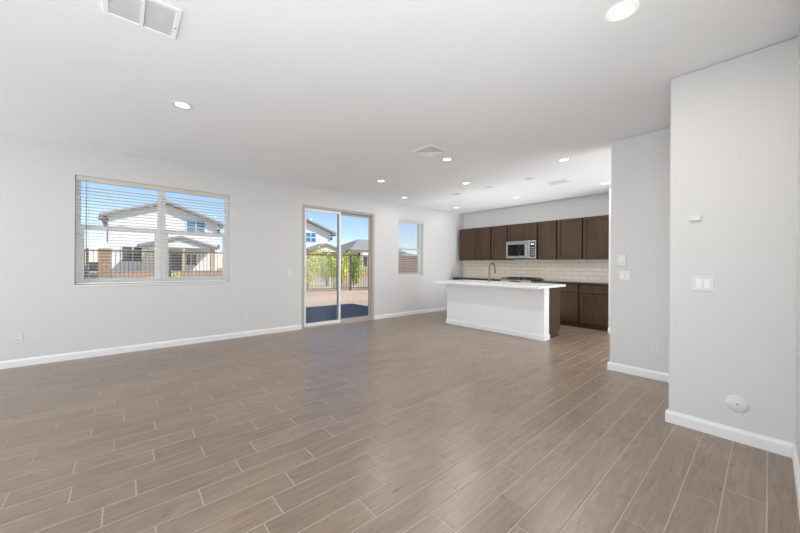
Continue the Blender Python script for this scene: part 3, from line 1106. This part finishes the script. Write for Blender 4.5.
# raised bed of earth that carries the fence
mb = MB()
d = (FB - FA).normalized()
n2 = Vector((d.y, -d.x))           # towards the house
prof = [(1.45, GZ - 0.01), (0.9, 0.02), (0.35, 0.14), (0.0, 0.17), (-2.5, 0.12), (-4.5, GZ - 0.01)]
st = 40
rows = []
rb = random.Random(2)
for i in range(st + 1):
    s = -6 + i * 26.0 / st
    q = FA + d * s
    rows.append([mb.bm.verts.new((q.x + n2.x * (a + rb.uniform(-.06, .06)), q.y + n2.y * (a + rb.uniform(-.06, .06)), z + (rb.uniform(-.02, .02) if z > 0 else 0))) for a, z in prof])
for a, b in zip(rows, rows[1:]):
    for k in range(len(prof) - 1):
        mb.bm.faces.new((a[k], a[k + 1], b[k + 1], b[k]))
struct('ground_berm', mb, 'berm_dirt', smooth=True)
struct('street', MB().box(-60, 90, 23.5, 29.2, GZ, GZ + 0.02), 'street_grey')

# iron fence
fl = (FB - FA).length
fn = thing('iron_fence', 'long black iron picket fence running across the back of the yard', 'fence', (FA.x, FA.y, 0.16), math.atan2(d.y, d.x))
top, bot = 1.50, 0.10
MB().box(0, fl, -0.018, 0.018, top - 0.05, top - 0.012, 0.002).build('top_rail', 'iron_black', fn)
MB().box(0, fl, -0.018, 0.018, bot, bot + 0.035, 0.002).build('bottom_rail', 'iron_black', fn)
pk = None
NP = 98
for k in range(NP):
    if pk is None:
        pk = MB().box(-0.007, 0.007, -0.007, 0.007, 0.03, top).build('picket', 'iron_black', fn)
        q = pk
    else:
        q = pk.copy()
        COL.objects.link(q)
        q.parent = fn
    q.location = (0.06 + k * (fl - 0.1) / (NP - 1), 0, 0)
ps = None
for k in range(6):
    if ps is None:
        ps = MB().box(-0.03, 0.03, -0.03, 0.03, -0.12, top + 0.04, 0.004).build('post', 'iron_black', fn)
        q = ps
    else:
        q = ps.copy()
        COL.objects.link(q)
        q.parent = fn
    q.location = (0.03 + k * (fl - 0.06) / 5, 0.0, 0)


def block_pier(x, y, w_, dd, h, label, mt, group=None):
    t_ = thing('block_pillar', label, 'pillar', (x, y, GZ), math.atan2(d.y, d.x), group)
    MB().box(-w_ / 2, w_ / 2, -dd / 2, dd / 2, 0, h, 0.01).build('shaft', mt, t_)
    MB().box(-w_ / 2 - 0.02, w_ / 2 + 0.02, -dd / 2 - 0.02, dd / 2 + 0.02, h, h + 0.06, 0.01).build('cap', mt, t_)


block_pier(FA.x - 0.13, FA.y + 0.03, 0.17, 0.22, 1.70, 'reddish block pillar at the end of the iron fence', 'brick_red')
# yard wall past the fence
a_ = math.atan2(d.y, d.x)
wl = thing('block_wall', 'tan block yard wall seen through the small window', 'garden wall', (FB.x + 0.05, FB.y - 0.02, GZ), a_)
MB().box(0, 12, -0.10, 0.10, 0, 1.68).build('wall_body', 'tan_block', wl)
MB().box(0, 12, -0.12, 0.12, 1.68, 1.73, 0.01).build('wall_cap', 'tan_block', wl)
for px in (0.2, 3.4, 6.6):
    MB().box(px - 0.22, px + 0.22, -0.22, 0.22, 0, 1.69, 0.01).build('wall_pier', 'tan_block', wl)

bw_ = thing('block_wall', 'brown block wall end standing past the fence before the white house', 'garden wall', (-0.80, 28.5, GZ))
MB().box(-0.30, 0.28, -0.4, 0.4, 0, 2.25, 0.01).build('wall_body', 'brown_block', bw_)
MB().box(-0.33, 0.31, -0.43, 0.43, 2.25, 2.32, 0.01).build('wall_cap', 'brown_block', bw_)
lw = thing('low_brick_wall', 'low reddish brick wall in front of the white two-storey houses', 'garden wall', (8, 31.0, GZ))
MB().box(-8.4, 16, -0.15, 0.15, 0, 0.72).build('wall_body', 'brick_red', lw)
MB().box(-8.43, 16.03, -0.18, 0.18, 0.72, 0.80, 0.01).build('wall_cap', 'brick_red', lw)


def pane_window(par, x0, x1, z0, z1, y, glass, nx, nz, fr=0.07):
    mb = MB()
    mb.box(x0, x0 + fr, y - 0.06, y + 0.02, z0, z1)
    mb.box(x1 - fr, x1, y - 0.06, y + 0.02, z0, z1)
    mb.box(x0 + fr, x1 - fr, y - 0.06, y + 0.02, z0, z0 + fr)
    mb.box(x0 + fr, x1 - fr, y - 0.06, y + 0.02, z1 - fr, z1)
    for k in range(1, nx):
        xx = x0 + k * (x1 - x0) / nx
        mb.box(xx - 0.045, xx + 0.045, y - 0.05, y + 0.02, z0 + fr, z1 - fr)
    for k in range(1, nz):
        zz = z0 + k * (z1 - z0) / nz
        mb.box(x0 + fr, x1 - fr, y - 0.05, y + 0.02, zz - 0.045, zz + 0.045)
    o = mb.build('window', 'house_trim_white', par)
    MB().box(x0 + fr, x1 - fr, y - 0.03, y + 0.0, z0 + fr, z1 - fr).build('pane', glass, o)


def gable_house(cx, label, porch_c, porch_w, porch_z, win_up, win_low):
    """two-storey white house, gable towards us; local origin at the middle of its front"""
    h = thing('house', label, 'house', (cx, 36.7, GZ), 0, 'white two-storey houses over the fence')
    W_, E_, P_ = 4.15, 5.45, 6.95      # half width, eave and peak heights above the ground
    MB().prism([(-W_, 0), (W_, 0), (W_, E_), (0, P_ - 0.1), (-W_, E_)], 'y', 0, 10).build('wall', 'stucco_white', h)
    sl = (P_ - E_) / W_
    for s in (-1, 1):
        ov = 0.45
        q = [(0, P_ + 0.02), (s * (W_ + ov), E_ - sl * ov + 0.02), (s * (W_ + ov), E_ - sl * ov + 0.20), (0, P_ + 0.20)]
        MB().prism(q, 'y', -0.55, 10.5).build('roof', 'roof_shingle', h)
        q = [(0, P_ - 0.10), (s * (W_ + ov), E_ - sl * ov - 0.10), (s * (W_ + ov), E_ - sl * ov + 0.03), (0, P_ + 0.03)]
        MB().prism(q, 'y', -0.60, -0.50).build('fascia', 'fascia_grey', h)
        MB().box(s * (W_ + 0.16), s * (W_ + ov + 0.06), -0.6, 0.35, E_ - sl * ov - 0.28, E_ - sl * ov - 0.08).build('gutter_end', 'fascia_grey', h)
    MB().box(-W_ + 0.02, -W_ + 0.12, -0.08, 0.02, 3.2, E_ - 0.2).build('downspout', 'fascia_grey', h)
    for (xa, xb, za, zb, nx, nz) in win_up:
        pane_window(h, xa, xb, za, zb, 0, 'window_glass_blue', nx, nz)
    for (xa, xb, za, zb, nx, nz) in win_low:
        pane_window(h, xa, xb, za, zb, 0, 'window_glass_dark', nx, nz)
    # porch with its own gable roof
    pz0, pz1 = porch_z
    pw = porch_w
    psl = (pz1 - pz0) / pw
    for s in (-1, 1):
        q = [(porch_c, pz1), (porch_c + s * pw, pz0), (porch_c + s * pw, pz0 + 0.16), (porch_c, pz1 + 0.16)]
        MB().prism(q, 'y', -2.3, 0.0).build('porch_roof', 'roof_shingle', h)
        q = [(porch_c, pz1 - 0.2), (porch_c + s * pw, pz0 - 0.2), (porch_c + s * pw, pz0 + 0.02), (porch_c, pz1 + 0.02)]
        MB().prism(q, 'y', -2.36, -2.26).build('porch_fascia', 'fascia_grey', h)
        xc = porch_c + s * (pw - 0.35)
        MB().box(xc - 0.17, xc + 0.17, -2.15, -1.80, 0, pz0 + 0.08).build('porch_post', 'post_tan', h)
    MB().prism([(porch_c - pw + 0.25, pz0 - 0.05), (porch_c + pw - 0.25, pz0 - 0.05), (porch_c, pz1 - 0.06)], 'y', -2.2, -2.1).build('porch_gable', 'stucco_white', h)
    MB().box(porch_c - 0.55, porch_c + 0.55, -0.06, 0.02, 0.05, 2.35).build('front_door', 'fascia_grey', h)
    MB().box(porch_c + 0.15, porch_c + 0.37, -2.15, -1.80, 0, pz0 + 0.25).build('porch_post', 'post_tan', h)
    for zz in (2.9, 4.5):
        MB().box(W_ + 0.002, W_ + 0.22, -0.12, 0.12, zz, zz + 0.36, 0.03).build('wall_lamp', 'fascia_grey', h)
    return h


h1 = gable_house(3.2, 'white two-storey house framed by the large window', 0.8, 2.9, (2.85, 3.72),
                 [(1.48, 3.09, 4.19, 5.59, 2, 2)], [(-3.2, -1.65, 1.48, 2.9, 2, 1), (1.45, 2.35, 1.2, 2.3, 2, 1)])
MB().prism([(-2.25, 0), (-1.0, 0), (-1.0, 3.15), (-1.3, 3.0), (-1.75, 1.9)], 'y', -2.25, -1.6).build('stone_buttress', 'stone_veneer', h1)
gable_house(16.0, 'white two-storey house partly seen through the patio door', 2.45, 2.35, (2.95, 3.75),
            [(0.75, 2.15, 4.05, 5.28, 2, 2)], [(-2.6, -1.1, 1.1, 2.5, 2, 1)])


def hip_house(x0, x1, y0, y1, label, eave, peak, wall_m, roof_m='roof_shingle'):
    cx, cy = (x0 + x1) / 2, (y0 + y1) / 2
    h = thing('house', label, 'house', (cx, cy, GZ), 0)
    a, b = (x1 - x0) / 2, (y1 - y0) / 2
    MB().box(-a + 0.5, a - 0.5, -b + 0.5, b - 0.5, 0, eave).build('wall', wall_m, h)
    r = max(a - b, 0.3)
    mb = MB()
    lo = [(-a, -b, eave), (a, -b, eave), (a, b, eave), (-a, b, eave)]
    v1 = [mb.bm.verts.new((x, y, z - 0.2)) for x, y, z in lo]
    v2 = [mb.bm.verts.new(q) for q in lo]
    p0, p1 = mb.bm.verts.new((-r, 0, peak)), mb.bm.verts.new((r, 0, peak))
    for k in range(4):
        mb.bm.faces.new((v1[k], v1[(k + 1) % 4], v2[(k + 1) % 4], v2[k]))
    mb.bm.faces.new(v1[::-1])
    mb.bm.faces.new((v2[0], v2[1], p1, p0))
    mb.bm.faces.new((v2[1], v2[2], p1))
    mb.bm.faces.new((v2[2], v2[3], p0, p1))
    mb.bm.faces.new((v2[3], v2[0], p0))
    mb.build('roof', roof_m, h)
    MB().box(-a - 0.02, a + 0.02, -b - 0.04, -b + 0.02, eave - 0.26, eave + 0.02).build('fascia', 'fascia_grey', h)
    return h, a, b


h3, a3, b3 = hip_house(21.7, 31.2, 34.5, 42, 'single-storey house with grey hip roof seen through the patio door', 3.25, 5.0, 'stucco_tan')
for xx in (-3.0, -0.4, 2.4):
    MB().box(xx - 0.2, xx + 0.2, -b3 - 0.02, -b3 + 0.38, 0, 3.0).build('porch_post', 'post_tan', h3)
MB().box(-3.2, -0.2, -b3 - 0.01, -b3 + 0.39, 2.55, 3.0).build('porch_beam', 'stucco_white', h3)
pane_window(h3, -2.5, -0.9, 1.0, 2.5, -b3 + 0.5, 'window_glass_dark', 2, 1)
pane_window(h3, 0.2, 2.0, 1.0, 2.5, -b3 + 0.5, 'window_glass_dark', 2, 1)
MB().box(-0.2, 3.6, -b3 - 0.3, -b3 - 0.22, 0.9, 1.6).build('porch_railing', 'house_trim_white', h3)
h4, a4, b4 = hip_house(32.5, 43, 43.0, 51, 'distant cream house above the tan yard wall', 3.1, 4.3, 'stucco_cream')
pane_window(h4, -3.2, -1.8, 1.4, 2.6, -b4 + 0.5, 'window_glass_dark', 2, 1)

# shrubs
def shrub(x, y, z, w_, h, n, leaf_m, label, seed, cat='shrub', size=0.07, name='desert_shrub', stems=4, group='shrubs behind the fence'):
    r = random.Random(seed)
    t_ = thing(name, label, cat, (x, y, z), r.uniform(0, 6), group)
    mb = MB()
    tips = []
    for k in range(stems):
        a = k * 2 * PI / stems + r.uniform(-.4, .4)
        rr = w_ * r.uniform(0.2, 0.42)
        tip = Vector((math.cos(a) * rr, math.sin(a) * rr, h * r.uniform(0.6, 0.92)))
        mid = Vector((tip.x * 0.4, tip.y * 0.4, tip.z * 0.5))
        mb.tube([(0, 0, -0.03), mid, tip], [0.03, 0.02, 0.008], 6)
        tips += [tip, mid + (tip - mid) * 0.4, mid]
    mb.build('stem', 'bark', t_)
    mb = MB()
    for _ in range(n):
        c0 = r.choice(tips)
        g = Vector([max(-1.7, min(1.7, r.gauss(0, 1))) for _q in range(3)])
        q = c0 + Vector((g.x * w_ * 0.15, g.y * w_ * 0.15, g.z * h * 0.15))
        if q.z < 0.02:
            q.z = 0.02 + r.random() * 0.1
        u = Vector((r.gauss(0, 1), r.gauss(0, 1), r.gauss(0, 1))).normalized()
        v_ = u.cross(Vector((r.gauss(0, 1), r.gauss(0, 1), r.gauss(0, 1)))).normalized()
        s = size * r.uniform(0.6, 1.3)
        mb.poly([q - u * s, q + v_ * s * 0.45, q + u * s, q - v_ * s * 0.45])
    mb.build('foliage', leaf_m, t_)
    return t_


shrub(7.60, 16.3, 0.0, 1.5, 2.0, 1700, 'leaf_yellow', 'yellow-green shrub behind the iron fence by the edge of the patio door', 1)
shrub(9.75, 18.2, GZ, 1.7, 2.3, 1800, 'leaf_lime', 'lime green shrub behind the fence in the middle of the sliding pane', 2)
shrub(9.2, 15.6, 0.0, 1.2, 1.8, 1300, 'leaf_yellow', 'yellowish shrub behind the fence beside the door centre stile', 3)
shrub(10.75, 16.7, 0.0, 1.0, 2.2, 1100, 'leaf_green', 'dark green upright shrub behind the fence in the fixed pane', 4)
shrub(12.2, 18.6, GZ, 1.2, 1.7, 800, 'leaf_yellow', 'thin yellow shrub behind the fence below the hip-roofed house', 5)
shrub(-0.78, 18.4, GZ, 0.8, 0.62, 220, 'leaf_green', 'small green bush near the block pillar outside the large window', 6)
shrub(0.18, 19.6, GZ, 0.9, 0.55, 260, 'leaf_green', 'low round green bush behind the pickets outside the large window', 7)
shrub(2.05, 19.4, GZ, 0.8, 0.95, 240, 'leaf_yellow', 'spiky yellow-green plant behind the pickets outside the large window', 8)
shrub(3.55, 19.0, GZ, 0.5, 0.4, 140, 'leaf_green', 'tiny dark green plant by the frame edge of the large window', 9)

# parked car far across the street
ca = thing('parked_car', 'dark blue car parked far off past the block pillar', 'car', (-2.55, 58.0, GZ), PI / 2)
MB().prism([(-2.1, 0.35), (2.1, 0.35), (2.15, 0.75), (1.9, 0.95), (1.0, 1.02), (-2.0, 1.05), (-2.12, 0.8)], 'y', -0.85, 0.85).build('body', 'car_blue', ca)
MB().prism([(-1.8, 1.04), (1.05, 1.01), (0.45, 1.48), (-1.3, 1.50)], 'y', -0.72, 0.72).build('cabin', 'window_glass_dark', ca)
for xx in (-1.3, 1.3):
    for yy in (-0.87, 0.67):
        MB().cyl((xx, yy, 0.33), 0.33, 0.2, 'y', 20).build('wheel', 'tire_black', ca)
